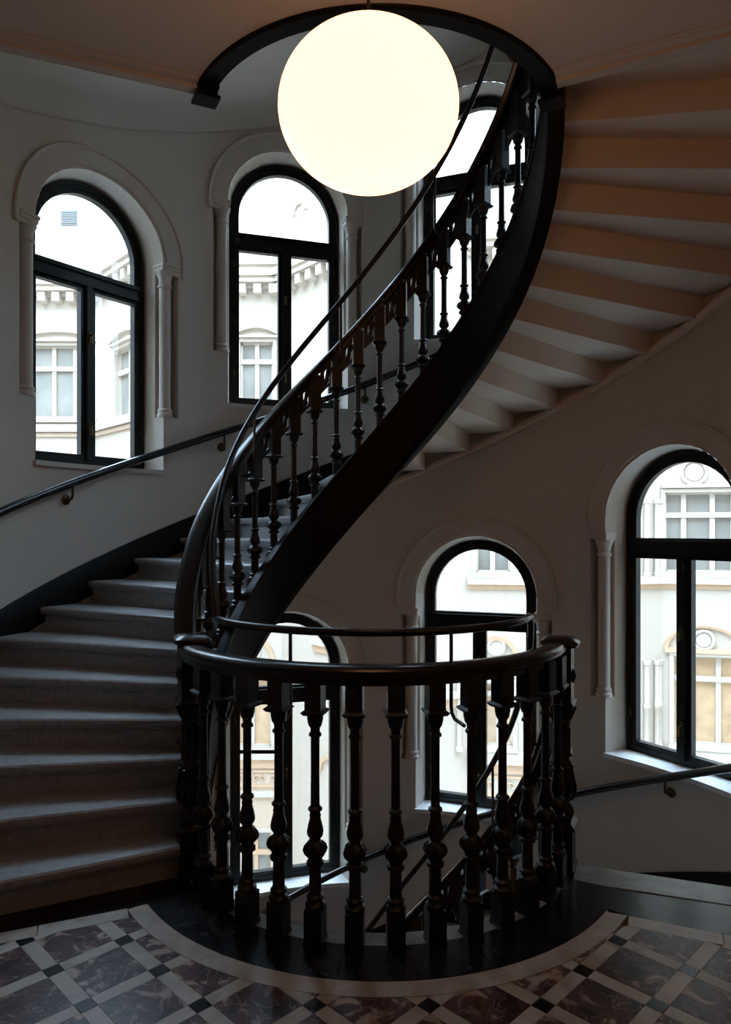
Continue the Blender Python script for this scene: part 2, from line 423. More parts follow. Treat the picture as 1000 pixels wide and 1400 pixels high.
# side edges of the marble field (measured lines), relative to the well axis
LA, LD = (-0.96, -0.67), (-0.925, -0.38)
RA, RD = (0.93, -0.73), (0.926, -0.377)
def lin(A, D, sgn):
    """half plane on the camera side of a line: returns (n, c) with n.x <= c inside"""
    L = sqrt(D[0] ** 2 + D[1] ** 2); d = (D[0] / L, D[1] / L)
    n = (-d[1], d[0])
    if n[1] < 0: n = (d[1], -d[0])
    p = (A[0] + CX, A[1] + CY)
    return n, n[0] * p[0] + n[1] * p[1]
def clip(poly, n, c):
    out = []
    for i in range(len(poly)):
        p, q = poly[i], poly[(i + 1) % len(poly)]
        dp, dq = n[0] * p[0] + n[1] * p[1] - c, n[0] * q[0] + n[1] * q[1] - c
        if dp <= 0: out.append(p)
        if (dp < 0 < dq) or (dq < 0 < dp):
            t = dp / (dp - dq); out.append((p[0] + t * (q[0] - p[0]), p[1] + t * (q[1] - p[1])))
    return out
def area(poly): return 0.5 * abs(sum(poly[i][0] * poly[(i + 1) % len(poly)][1] - poly[(i + 1) % len(poly)][0] * poly[i][1] for i in range(len(poly)))) if len(poly) > 2 else 0
def shrink(poly, e):
    cx = sum(p[0] for p in poly) / len(poly); cy = sum(p[1] for p in poly) / len(poly)
    out = []
    for x, y in poly:
        d = sqrt((x - cx) ** 2 + (y - cy) ** 2) or 1; s = max(0.5, 1 - e / d); out.append((cx + (x - cx) * s, cy + (y - cy) * s))
    return out
NL, CL = lin(LA, LD, 1); NR_, CR = lin(RA, RD, 1)
SW = 0.078                                                # width of the pale side strips
def out_circle(poly, r):
    cx = sum(p[0] for p in poly) / len(poly) - CX; cy = sum(p[1] for p in poly) / len(poly) - CY
    d = sqrt(cx * cx + cy * cy); u = (cx / d, cy / d)
    return clip(poly, (-u[0], -u[1]), -(r + u[0] * CX + u[1] * CY))
def slab_tile(name, poly, mat, z1=0.0):
    poly = shrink(poly, .0016)
    c = (sum(p[0] for p in poly) / len(poly), sum(p[1] for p in poly) / len(poly), -0.02)
    m = MB(); m.prism(poly, -0.0195, z1)
    return m.build(name, mat, floor, origin=c, smooth=0)
def sub_clip(poly):
    poly = clip(poly, NL, CL - SW); poly = clip(poly, NR_, CR - SW) if poly else poly
    poly = out_circle(poly, R_T) if len(poly) > 2 else poly
    return poly
PX, PY = 0.0205, 2.305                                     # lattice of the marble field, at 45 degrees
HP = 0.1875
sq = 0.040
ntile = 0
for i in range(-9, 10):
    for j in range(-4, 5):
        if (i + j) % 2 == 0: continue
        nx, ny = PX + HP * i, PY + HP * j * 0.975
        if abs(nx) > 1.55 or ny < 1.62 or ny > 3.2: continue
        dy = HP * .975; dx = HP; ex, ey = sq, sq * .975
        small = [(nx - ex, ny), (nx, ny - ey), (nx + ex, ny), (nx, ny + ey)]
        # pale strips run from this node to the next up right and up left
        sr = [(nx + ex, ny), (nx + dx, ny + dy - ey), (nx + dx - ex, ny + dy), (nx, ny + ey)]
        sl = [(nx - ex, ny), (nx, ny + ey), (nx - dx + ex, ny + dy), (nx - dx, ny + dy - ey)]
        big = [(nx, ny + ey), (nx + dx - ex, ny + dy), (nx, ny + 2 * dy - ey), (nx - dx + ex, ny + dy)]
        for poly, mat in ((small, BLACK), (sr, PALE), (sl, PALE), (big, RED)):
            q = sub_clip(poly)
            if len(q) > 2 and area(q) > 3e-4: slab_tile('tile', q, mat); ntile += 1
# the rest of the landing behind the picture
m = MB(); m.box(CX - XW + .01, CX + XW - .01, YB + .01, 1.58, -0.019, -0.001); m.build('paving', GREYM, floor, smooth=0)
# pale side strips, dark edge bands, nosing slab
def line_quad(A, D, o0, o1, t0, t1, n):
    L = sqrt(D[0] ** 2 + D[1] ** 2); d = (D[0] / L, D[1] / L); f = lambda t, o: (A[0] + CX + d[0] * t - n[0] * o, A[1] + CY + d[1] * t - n[1] * o)
    return [f(t0, o0), f(t1, o0), f(t1, o1), f(t0, o1)]
for A, D, n in ((LA, LD, NL), (RA, RD, NR_)):
    for t0, t1 in ((.084 if A is LA else .079, .42), (.42, 1.05), (1.05, 1.5)):
        q = line_quad(A, D, 0, SW, t0, t1, n)
        slab_tile('border_slab', q, PALE)
q = [P(TH1, 1.176, 0)[:2], P(TH1, 2.44, 0)[:2], (CX + LA[0] + LD[0] * 1.5, CY + LA[1] + LD[1] * 1.5), (CX + LA[0], CY + LA[1])]
slab_tile('edge_slab', q, BLACK)
ne = 199.0
t = radians(ne); nd = (-cos(t), sin(t)); nn = (nd[1], -nd[0])
if nn[1] > 0: nn = (-nn[0], -nn[1])
wN = 0.16
a0 = P(ne, 0.97, 0); a1 = P(ne, 2.44, 0)
slab_tile('nosing_slab', [a0[:2], a1[:2], (a1[0] + nn[0] * wN, a1[1] + nn[1] * wN), (a0[0] + nn[0] * wN * 1.05, a0[1] + nn[1] * wN * 1.05)], GREYM)
b0 = (a0[0] + nn[0] * wN * 1.1, a0[1] + nn[1] * wN * 1.1); b1 = (a1[0] + nn[0] * wN, a1[1] + nn[1] * wN)
slab_tile('edge_slab', [(b0[0] + .10, b0[1] - .045), b1, (CX + RA[0] + RD[0] * 1.5, CY + RA[1] + RD[1] * 1.5), (CX + RA[0], CY + RA[1])], BLACK)
# rings round the well: pale inner edge, black kerb, pale border
def rings(name, r0, r1, cuts, mat, z1):
    for a, b in zip(cuts[:-1], cuts[1:]):
        e = degrees(g / r1)
        m = MB(); ring_seg(m, r0 + g, r1 - g, a + e, b - e, -0.0195, z1, 5)
        c = P((a + b) / 2, (r0 + r1) / 2, -0.02)
        m.build(name, mat, floor, origin=c, smooth=20)
rings('kerb_slab', R_K, R_B, frange(-26.2, -152, 9), BLACK, 0.001)
rings('inner_edge_slab', R_IN, R_K, frange(-26.2, -157, 7), GREYM, 0.0005)
rings('border_slab', R_B, R_T, [-34.5, -50, -67, -80, -98.5, -111, -127, -142.9], PALE, 0.0)
m = MB(); m.grid([[P(a, .862, -.42), P(a, .882, -.42), P(a, .882, -.021), P(a, .862, -.021)] for a in frange(-26, -161, 30)], close_v=True, caps=True)
m.build('landing_fascia', STRING, floor)

# ------------------------------------------------------------------ upper landing (ceiling over the camera) with its moulding
cl = MB()
CLA = ((CX - 0.825, CY - 0.415), (-0.925, -0.36)); CRA = ((CX + 0.80, CY - 0.46), (0.905, -0.425))
land_poly(UND, H, cl, 0.923, CLA, CRA)
ceil = cl.build('ceiling', CEILING, smooth=0); tag(ceil, kind='structure')
for (p, d), sg in ((CLA, 1), (CRA, -1)):
    L = sqrt(d[0] ** 2 + d[1] ** 2); d = (d[0] / L, d[1] / L)
    n = (-d[1], d[0]) if (-d[1], d[0])[1] < 0 else (d[1], -d[0])
    tmax = (XW - .005 - abs(p[0] - CX)) / abs(d[0])
    prof = [(-.012, -.02), (-.012, .05), (.0, .0), (.02, -.018), (.05, -.018), (.055, -.008), (.075, -.006), (.08, 0.0), (.08, .03)]
    prof = [(-.012, .06), (-.012, -.024), (.040, -.026), (.046, -.012), (.085, -.012), (.090, -.005), (.105, -.004), (.107, .01), (.03, .02)]
    m = MB(); m.grid([[(p[0] + d[0] * t + n[0] * o, p[1] + d[1] * t + n[1] * o, UND + z) for o, z in prof] for t in (0.0, tmax)], close_v=True, caps=True)
    m.build('ceiling_moulding', CEILING, ceil, smooth=20)
m = MB()
prof = [(.845, UND - .012), (.918, UND - .012), (.928, UND), (.921, H), (.85, H), (.84, UND + .012)]
m.grid([[P(a, r, z) for r, z in prof] for a in frange(-27, -154, 44)], close_v=True, caps=True)
m.build('landing_fascia', STRING, ceil)
m = MB(); ring_seg(m, .90, .924, -29, -153, UND - .022, UND + .01, 40); m.build('fascia_bead', STRING, ceil)

def pendant(th, drum):
    m = MB(); d = degrees(.045 / .88)
    for r0, r1, z0, z1, k in ((.835, .935, UND - .012, UND + .25, 1.0), (.842, .928, UND - .045, UND - .012, .85), (.83, .94, UND - .06, UND - .045, 1.05)):
        m.grid([[P(a, r0, z0), P(a, r1, z0), P(a, r1, z1), P(a, r0, z1)] for a in (th - d * k, th + d * k)], close_v=True, caps=True)
    if drum:                                              # carved roundel facing the well
        a = th - 9; u = radians(a); c = P(a, .84, UND + .13); tx, ty = sin(u), cos(u); nx, ny = cos(u), -sin(u)
        m.grid([[(c[0] + nx * o + tx * r * cos(2 * pi * j / 20), c[1] + ny * o + ty * r * cos(2 * pi * j / 20), c[2] + r * sin(2 * pi * j / 20)) for j in range(20)]
                for r, o in ((.062, -.01), (.064, .018), (.052, .026), (.046, .020), (.026, .022), (.018, .032), (.004, .034))], close_v=True, caps=True)
    m.build('newel_pendant', STRING, ceil)
pendant(-28, False); pendant(206, True)

# smooth underside of the next flight up
sf = MB()
def zsoff(a): return 4.13 + 0.0142 * (a - 0)
sf.grid([[P(a, r, zsoff(a) + o) for r, o in ((.93, .03), (1.4, .03), (1.9, .025), (2.15, .01), (2.30, -.02), (2.39, -.06), (2.44, -.11), (2.462, -.17))] + [P(a, r, zsoff(a) + .2) for r in (2.462, .93)] for a in frange(-24, 196, 72)], close_v=True, caps=True)
tag(sf.build('ceiling_soffit', PLASTER), kind='structure')

# ------------------------------------------------------------------ steps
def step_mesh(h, d, zlow, r0=R_S1, r1=2.462):
    """winder step modelled at angle 0 round the axis; z 0 = tread below"""
    sec = [(-.5 * d, 0, zlow), (-.5 * d, 0, -.012), (0, 0, -.012), (0, 0, h - .066), (0, -.008, h - .060), (0, -.008, h - .050), (0, -.026, h - .045), (0, -.034, h - .034),
           (0, -.037, h - .020), (0, -.034, h - .008), (0, -.024, h), (d, 0, h), (d, 0, h - .012), (.5 * d, 0, h - .012), (.5 * d, 0, zlow)]
    rows = []
    for r in (r0, 1.2, 1.6, 2.0, r1):
        row = []
        for da, ds, z in sec:
            a = radians(da) + ds / r
            row.append((-r * cos(a), r * sin(a), z))
        rows.append(row)
    m = MB(); m.grid(rows, close_v=True, caps=True)
    return m
up = empty('stone_staircase', P(TH1, 1.6, 0), 'grey stone winder staircase rising from the left of the landing round the well and overhead', 'staircase')
sm = step_mesh(RISE, DTH, -.032)
me = sm.mesh('step', STONE, 30); me.materials.append(SOFFITP)
for p in me.polygons:
    zc = p.center.z; n = p.normal
    if n.z < -0.7 and zc < 0.0: p.material_index = 1
    if abs(n.z) < 0.3 and zc < RISE * 0.6 and p.center[1] > 0.045: p.material_index = 1
for n in range(1, 27):
    th = TH1 + DTH * (n - 1)
    place('step', me, up, (CX, CY, (n - 1) * RISE), rotz_of(th))
def helix_band(mb, prof, a0, a1, zf, n):
    mb.grid([[P(a, r, zf(a) + z) for r, z in prof] for a in frange(a0, a1, n)], close_v=True, caps=True)
m = MB()
helix_band(m, [(R_S0, -.385), (R_S0 + .01, -.395), (.925, -.395), (.928, -.37), (R_S1, -.34), (R_S1 - .002, .045), (R_S1 - .012, .055), (R_S0 - .006, .055), (R_S0 - .006, .02), (R_S0, .01), (R_S0, -.33), (R_S0 - .008, -.34)], -22, 202, zn, 120)
m.build('stringer', STRING, up)
def zar(a): return RISE * ((a - TH1) / DTH + .5) - .182
m = MB(); helix_band(m, [(2.40, .0), (2.43, -.012), (2.463, -.012), (2.463, .03), (2.40, .03)], TH1 + .5 * DTH, 196, zar, 110)
m.build('soffit_band', SOFFITP, up)

low = empty('stone_staircase', P(199, 1.6, 0), 'grey stone winder staircase dropping from the right edge of the landing behind the landing railing', 'staircase')
lm_ = step_mesh(LRISE, DTH, -.042).mesh('step', STONE, 30)
for k in range(1, 25):
    place('step', lm_, low, (CX, CY, -LRISE * (k + 1)), rotz_of(LTOP - DTH * k))
m = MB()
helix_band(m, [(R_S0, -.385), (.925, -.395), (R_S1, -.34), (R_S1 - .002, .045), (R_S0 - .006, .055), (R_S0, -.33)], 20, 199, zl, 90)
m.build('stringer', STRING, low)

# stepped flights leave a black skirting on the wall
m = MB(); helix_band(m, [(2.445, -.10), (2.445, .135), (2.452, .145), (2.469, .145), (2.469, -.10)], -20, 196, zn, 110)
tag(m.build('baseboard_left', SKIRT), kind='structure')
m = MB(); helix_band(m, [(2.445, -.12), (2.445, .10), (2.452, .11), (2.469, .11), (2.469, -.12)], 10, 197, zl, 100)
tag(m.build('baseboard_right', SKIRT), kind='structure')

# ------------------------------------------------------------------ balusters
def baluster_mesh(zs, head_top, plinth):
    """cast iron baluster; zs scales the turned part, plinth is extra height under it"""
    m = MB(); o = plinth
    T = lambda r, z: (r, o + z * zs)
    m.box(-.034, .034, -.034, .034, 0, o + .010 * zs)
    m.box(-.037, .037, -.037, .037, 0, .012)
    m.lathe([T(.030, .008), T(.0385, .014), T(.0385, .026), T(.030, .034), T(.026, .040), T(.033, .046), T(.033, .055), T(.0235, .064), T(.0235, .090), T(.022, .16),
             T(.027, .166), T(.034, .172), T(.034, .184), T(.026, .19), T(.027, .198), T(.038, .213), T(.0435, .228), T(.040, .245), T(.027, .26), T(.020, .266), T(.021, .272),
             T(.030, .284), T(.0325, .298), T(.029, .318), T(.022, .344), T(.0205, .352), T(.023, .358), T(.020, .365), T(.021, .374), T(.028, .381), T(.027, .387), T(.0178, .395),
             T(.0168, .52), T(.0172, .655), T(.0245, .660), T(.0245, .668), T(.018, .675), T(.0185, .69), T(.026, .70), T(.031, .722), T(.0325, .745)], 12)
    zc = o + .745 * zs
    # octagonal collar under the square head
    for z0, z1, r0, r1 in ((zc - .004, zc + .008, .036, .045), (zc + .008, zc + .016, .045, .034)):
        m.grid([[(a * r0, b * r0, z0) for a, b in ((-1, -1), (1, -1), (1, 1), (-1, 1))], [(a * r1, b * r1, z1) for a, b in ((-1, -1), (1, -1), (1, 1), (-1, 1))]], close_v=True, caps=True)
    m.box(-.032, .032, -.032, .032, zc + .012, head_top)
    # leaf ribs on the vase and the bulb
    for j in range(6):
        a = 2 * pi * j / 6
        m.tube([(r * cos(a), r * sin(a), o + z * zs) for r, z in ((.026, .203), (.040, .218), (.0445, .230), (.040, .245), (.027, .258))], .0045, 5)
    return m.mesh('baluster', IRON, 35)
B_LAND = baluster_mesh(1.0, 1.002, .118)
B_STAIR = baluster_mesh(0.80, .885, .055)
LAND_A = [-84.2 + 9.1 * k for k in range(5, -8, -1)]

RAILSEC = [(-.050, .004), (-.052, .022), (-.042, .034), (-.022, .040), (.022, .040), (.042, .034), (.052, .022), (.050, .004), (.036, -.010), (.034, -.034), (-.034, -.034), (-.036, -.010)]
def rail(mb, a0, a1, zf, n, rf=r_rail):
    mb.grid([[P(a, rf(a) + u, zf(a) + v) for u, v in RAILSEC] for a in frange(a0, a1, n)], close_v=True, caps=True)

def scroll_panel(th, zf):
    """pierced cast panel between two baluster heads, under the sloping rail"""
    m = MB(); A0, A1 = th - DTH / 2 + 2.3, th + DTH / 2 - 2.3
    def Q(s, v, wq): a = A0 + s * (A1 - A0); return P(a, r_bal(a) + wq, zf(a) - v)
    def plate(s0, s1, v0, v1, t=.009):
        for k in range(2):
            a, b = s0 + (s1 - s0) * k / 2, s0 + (s1 - s0) * (k + 1) / 2
            m.hexa([Q(a, v1, -t), Q(b, v1, -t), Q(b, v1, t), Q(a, v1, t), Q(a, v0, -t), Q(b, v0, -t), Q(b, v0, t), Q(a, v0, t)])
    plate(0, 1, 0, .030); plate(0, 1, .128, .150); plate(0, .36, .03, .128); plate(.93, 1, .03, .128)
    def scroll(cs, cv, r, a0, turns, sgn):
        pts = []
        for k in range(15):
            q = k / 14; a = a0 + sgn * turns * 2 * pi * q; rr = r * (1 - .72 * q)
            pts.append(Q(cs + rr * cos(a) / .095, cv - rr * sin(a), 0))
        m.tube(pts, [.008 - .003 * k / 14 for k in range(15)], 6)
    scroll(.50, .098, .030, 2.4, 1.1, 1); scroll(.80, .060, .028, -0.6, 1.1, 1)
    m.tube([Q(.40, .12, 0), Q(.55, .09, 0), Q(.66, .078, 0), Q(.80, .05, 0), Q(.92, .034, 0)], [.009, .010, .012, .009, .006], 6)
    m.tube([Q(.64, .082, 0), Q(.67, .05, 0), Q(.62, .034, 0)], [.010, .008, .004], 6)
    m.tube([Q(.66, .078, 0), Q(.72, .105, 0), Q(.70, .124, 0)], [.010, .008, .004], 6)
    return m

def newel(parent, th, r, z0, top, drop=0.0):
    """cast newel post with square base, ribbed shaft and moulded wooden cap"""
    c = P(th, r, z0); a = rotz_of(th)
    def rt(x, y, z): return (c[0] + x * cos(a) - y * sin(a), c[1] + x * sin(a) + y * cos(a), c[2] + z)
    m = MB()
    def blk(hw, za, zb_, hw2=None):
        hw2 = hw2 or hw
        m.hexa([rt(x, y, za) for x, y in ((-hw, -hw), (hw, -hw), (hw, hw), (-hw, hw))] + [rt(x, y, zb_) for x, y in ((-hw2, -hw2), (hw2, -hw2), (hw2, hw2), (-hw2, hw2))])
    hh = top - z0
    blk(.068, 0, .03); blk(.060, .03, .20); blk(.066, .20, .215, .07); blk(.07, .215, .235, .052)
    prof = [(.046, .23), (.058, .25), (.062, .275), (.055, .30), (.042, .315), (.05, .33), (.06, .36), (.062, .40), (.052, .44), (.042, .47), (.05, .485), (.05, .50), (.040, .512), (.038, hh - .36),
            (.046, hh - .35), (.046, hh - .335), (.040, hh - .325), (.052, hh - .29), (.062, hh - .262)]
    q = [rt(0, 0, 0)]
    rows = [[rt(rr * cos(2 * pi * j / 16), rr * sin(2 * pi * j / 16), z) for j in range(16)] for rr, z in prof]
    m.grid(rows, close_v=True, caps=True)
    blk(.056, hh - .27, hh - .255, .066); blk(.066, hh - .255, hh - .24, .056); blk(.054, hh - .245, hh)
    for j in range(8):                                    # acanthus ribs
        b = 2 * pi * j / 8
        m.tube([rt(rr * cos(b), rr * sin(b), z) for rr, z in ((.045, .325), (.062, .345), (.067, .385), (.058, .43), (.05, .47), (.056, .485))], .008, 5)
        m.tube([rt(rr * cos(b), rr * sin(b), z) for rr, z in ((.042, hh - .33), (.055, hh - .30), (.068, hh - .27))], .007, 5)
        m.tube([rt(.040 * cos(b), .040 * sin(b), z) for z in (.52, hh - .37)], .006, 5)
    for s in (-1, 1):                                     # rosettes on the head block
        for ax in (0, 1):
            m.lathe([(.001, 0), (.03, 0), (.034, .006), (.024, .012), (.014, .008), (.008, .016), (.001, .016)], 12)
            n0 = len(m.v) - 7 * 12
            for i in range(n0, len(m.v)):
                x, y, z = m.v[i]
                m.v[i] = rt(s * (.054 + z), x, hh - .13 + y) if ax == 0 else rt(x, s * (.054 + z), hh - .13 + y)
    p = m.build('newel_post', IRON, parent, origin=c)
    m = MB()
    capz = [(.052, 0), (.078, .006), (.085, .018), (.082, .030), (.062, .044), (.02, .050)]
    def sup(r, b):                                        # rounded square outline
        ex = .45; cc, ss = cos(b), sin(b)
        return (r * (abs(cc) ** ex) * (1 if cc >= 0 else -1), r * (abs(ss) ** ex) * (1 if ss >= 0 else -1))
    m.grid([[rt(*sup(rr, 2 * pi * j / 20), hh + z) for j in range(20)] for rr, z in capz], close_v=True, caps=True)
    m.build('cap', RAIL, p)
    return p

# landing balustrade
bl = empty('balustrade', P(-90, .965, 0), 'black cast-iron landing railing with turned balusters curving along the kerb of the well', 'railing')
for a in LAND_A: place('baluster', B_LAND, bl, P(a, r_bal(a), 0.001), rotz_of(a))
m = MB(); rail(m, -27, -154, lambda a: 1.013, 48); m.build('handrail', RAIL, bl)
newel(bl, -25.5, .94, 0.001, 1.04); newel(bl, 203.5, .915, 0.001, 1.022)

# rising balustrade
bu = empty('balustrade', P(-18, .93, .15), 'black cast-iron stair railing with pierced scroll panels climbing the rising flight', 'railing')
for n in range(1, 26):
    a = TH1 + DTH * (n - 1) + DTH * .52
    place('baluster', B_STAIR, bu, P(a, r_bal(a), n * RISE + .001), rotz_of(a))
    if 1 < n < 26:
        b = a - DTH / 2
        scroll_panel(b, lambda q: zn(q) + .80).build('scroll_panel', IRON, bu)
m = MB(); rail(m, -23, 196, lambda a: zn(a) + .83, 120); m.build('handrail', RAIL, bu)

# falling balustrade
bd = empty('balustrade', P(195, .905, -.16), 'black cast-iron stair railing going down behind the landing balusters', 'railing')
for k in range(1, 24):
    a = LTOP - DTH * k + DTH * .52
    place('baluster', B_STAIR, bd, P(a, r_bal(a), -LRISE * k + .001), rotz_of(a))
    if k < 18: scroll_panel(a - DTH / 2, lambda q: zl(q) + .80).build('scroll_panel', IRON, bd)
m = MB(); rail(m, 20, 199, lambda a: zl(a) + .83, 100); m.build('handrail', RAIL, bd)

# ------------------------------------------------------------------ slim steel safety rail above the railings
sr_ = empty('safety_rail', P(-90, .84, 1.17), 'slim black steel guard rail set above and inside the wooden handrail on bent rods', 'guard rail')
def tube_path(mb, aa, zf, r):
    n = 10
    mb.tube([P(a, r_safe(a), zf(a)) for a in aa], r, n)
def zup(a): return max(zn(a) + 1.10, 1.155)
def zdn(a): return min(zl(a) + 1.12, 1.155)
path = [P(a, r_safe(a), zdn(a)) for a in frange(30, 205, 80)] + [P(360 + a, r_safe(a), 1.155) for a in frange(-153, -28, 48)] + [P(a, r_safe(a), zup(a)) for a in frange(-26, 196, 110)]
m = MB(); m.tube(path, .0165, 10); m.build('rail', STEEL, sr_)
def rod(a, zt, zb_):
    rr = r_safe(a); rb = r_bal(a) - .02
    m = MB(); m.tube([P(a, rr, zt), P(a, rr, zb_ + .05), P(a, rr + .006, zb_ + .025), P(a, rr + .03, zb_ + .006), P(a, rb, zb_)], .0075, 8)
    m.build('rod', STEEL, sr_)
for a in (LAND_A[3] + 1.2, LAND_A[8] + 1.2): rod(a, 1.15, .80)
for n in (2, 7, 12, 17, 22):
    a = TH1 + DTH * (n - 1) + DTH * .52; rod(a, zup(a), zup(a) - .36)
for k in (2, 6, 10, 14):
    a = LTOP - DTH * k + DTH * .52; rod(a, zdn(a), zdn(a) - .40)

# ------------------------------------------------------------------ handrails on the wall
def wall_rail(name, a0, a1, zf, brk_a, label):
    root = empty(name, P(a0, 2.40, zf(a0)), label, 'handrail')
    sec = [(.027 * cos(2 * pi * j / 12), .030 * sin(2 * pi * j / 12)) for j in range(12)]
    m = MB(); m.grid([[P(a, 2.395 + u, zf(a) + v) for u, v in sec] for a in frange(a0, a1, 70)], close_v=True, caps=True)
    m.build('bar', RAIL, root)
    for a in brk_a:
        z = zf(a)
        m = MB(); m.tube([P(a, 2.395, z - .025), P(a, 2.395, z - .085), P(a, 2.402, z - .105), P(a, 2.42, z - .115), P(a, 2.462, z - .115)], .009, 8)
        b = m.build('bracket', BRASS, root)
        m = MB(); u = radians(a); nx, ny = -cos(u), sin(u); tx, ty = sin(u), cos(u); c = P(a, 2.469, z - .115)
        m.grid([[(c[0] - nx * d + tx * r * cos(2 * pi * j / 16), c[1] - ny * d + ty * r * cos(2 * pi * j / 16), c[2] + r * sin(2 * pi * j / 16)) for j in range(16)] for r, d in ((.034, 0), (.036, .006), (.030, .012), (.014, .016), (.012, .022))], close_v=True, caps=True)
        m.build('rosette', BRASS, b)
    return root
wall_rail('wall_handrail', -10, 190, lambda a: 1.67 + .01584 * (a - 17), (3, 30.5, 60, 88.5, 117, 146), 'dark wooden handrail on brass brackets climbing the curved wall below the upper windows')
wall_rail('wall_handrail', 30, 190, lambda a: -1.40 + .01827 * (a - 79.7), (60, 88.3, 118, 147.6, 177), 'dark wooden handrail on brass brackets running down the wall under the lower windows')

# ------------------------------------------------------------------ globe lamps
def lamp(x, y, zc, r, rz, ztop, label, glow=OPAL):
    root = empty('globe_lamp', (x, y, ztop), label, 'lamp')
    m = MB(); n = 40
    m.lathe([(r * sin(pi * k / n) if 0 < k < n else .002, -rz * cos(pi * k / n)) for k in range(n + 1)], 64, (x, y, zc))
    m.build('globe', glow, root, smooth=60)
    m = MB(); m.lathe([(.05, rz - .012), (.055, rz + .004), (.048, rz + .035), (.012, rz + .05), (.006, rz + .055), (.006, ztop - zc - .05), (.006, ztop - zc - .03)], 18, (x, y, zc)); m.build('stem', BRASS, root)
    m = MB(); m.lathe([(.01, ztop - zc - .05), (.05, ztop - zc - .04), (.06, ztop - zc - .01), (.06, ztop - zc)], 20, (x, y, zc)); m.build('canopy', BRASS, root)
    return root
lamp(0.009, 2.15, 2.84, .275, .228, UND, 'glowing white glass globe lamp hanging on a thin stem over the landing')
lamp(1.70, 0.70, 2.84, .275, .228, UND, 'unseen warm glass globe lamp added over the rear of the landing for its light', OPAL_ADDED)  # out of view, added to warm the ceiling and soffit on the right
lamp(0.009, 2.15, -1.14, .275, .228, -.42, 'white glass globe lamp hanging under the landing floor, one storey lower')

# ------------------------------------------------------------------ the courtyard outside
m = MB(); m.box(-22, 22, CY + RW + 1.5, 30, -11.2, -11); tag(m.build('courtyard_ground', GROUND), kind='structure')
# unseen walls and tower top of this house, added to shade the facades opposite
m = MB(); m.box(-16, CX - 2.62, 3.0, 3.6, -11, 13.5); tag(m.build('wall_unseen_left', FWHITE, smooth=0), kind='structure')
m = MB(); m.box(CX + 2.62, 16, 3.0, 3.6, -11, 13.5); tag(m.build('wall_unseen_right', FWHITE, smooth=0), kind='structure')
m = MB(); m.prism([P(a, 2.7, 0)[:2] for a in frange(0, 180, 24)], ZT + .2, 13.5); tag(m.build('wall_unseen_tower', FWHITE, smooth=20), kind='structure')
class Facet:
    def __init__(s, a, b):
        s.a, s.b = a, b; L = sqrt((b[0] - a[0]) ** 2 + (b[1] - a[1]) ** 2); s.L = L
        s.d = ((b[0] - a[0]) / L, (b[1] - a[1]) / L); s.n = (s.d[1], -s.d[0])       # n points to the stair house
    def q(s, u, out, z): return (s.a[0] + s.d[0] * u + s.n[0] * out, s.a[1] + s.d[1] * u + s.n[1] * out, z)
    def block(s, mb, u0, u1, o0, o1, z0, z1):
        mb.hexa([s.q(u0, o1, z0), s.q(u1, o1, z0), s.q(u1, o0, z0), s.q(u0, o0, z0), s.q(u0, o1, z1), s.q(u1, o1, z1), s.q(u1, o0, z1), s.q(u0, o0, z1)])
ZG, ZW = -11.0, 11.6
def wall_facet(root, F, holes, zsplit, mats):
    """facade wall with real window openings; holes (u0,u1,z0,z1)"""
    us = sorted(set([0, F.L] + [h[0] for h in holes] + [h[1] for h in holes]))
    for (za, zb_), mat in zip(zip(zsplit[:-1], zsplit[1:]), mats):
        m = MB()
        for a, b in zip(us[:-1], us[1:]):
            cuts = sorted((h[2], h[3]) for h in holes if h[0] < (a + b) / 2 < h[1])
            z = za
            for c0, c1 in cuts + [(zb_, zb_)]:
                c0_, c1_ = max(z, min(c0, zb_)), min(max(c1, za), zb_)
                if c0_ > z: m.add([F.q(a, 0, z), F.q(b, 0, z), F.q(b, 0, c0_), F.q(a, 0, c0_)], [(0, 1, 2, 3)])
                z = max(z, c1_)
        for h in holes:                                    # reveals
            if za <= (h[2] + h[3]) / 2 < zb_:
                u0, u1, z0, z1 = h; d = -.22
                m.add([F.q(u0, 0, z0), F.q(u1, 0, z0), F.q(u1, 0, z1), F.q(u0, 0, z1), F.q(u0, d, z0), F.q(u1, d, z0), F.q(u1, d, z1), F.q(u0, d, z1)], [(0, 1, 5, 4), (1, 2, 6, 5), (2, 3, 7, 6), (3, 0, 4, 7)])
        m.build('facade_wall', mat, root, smooth=0)
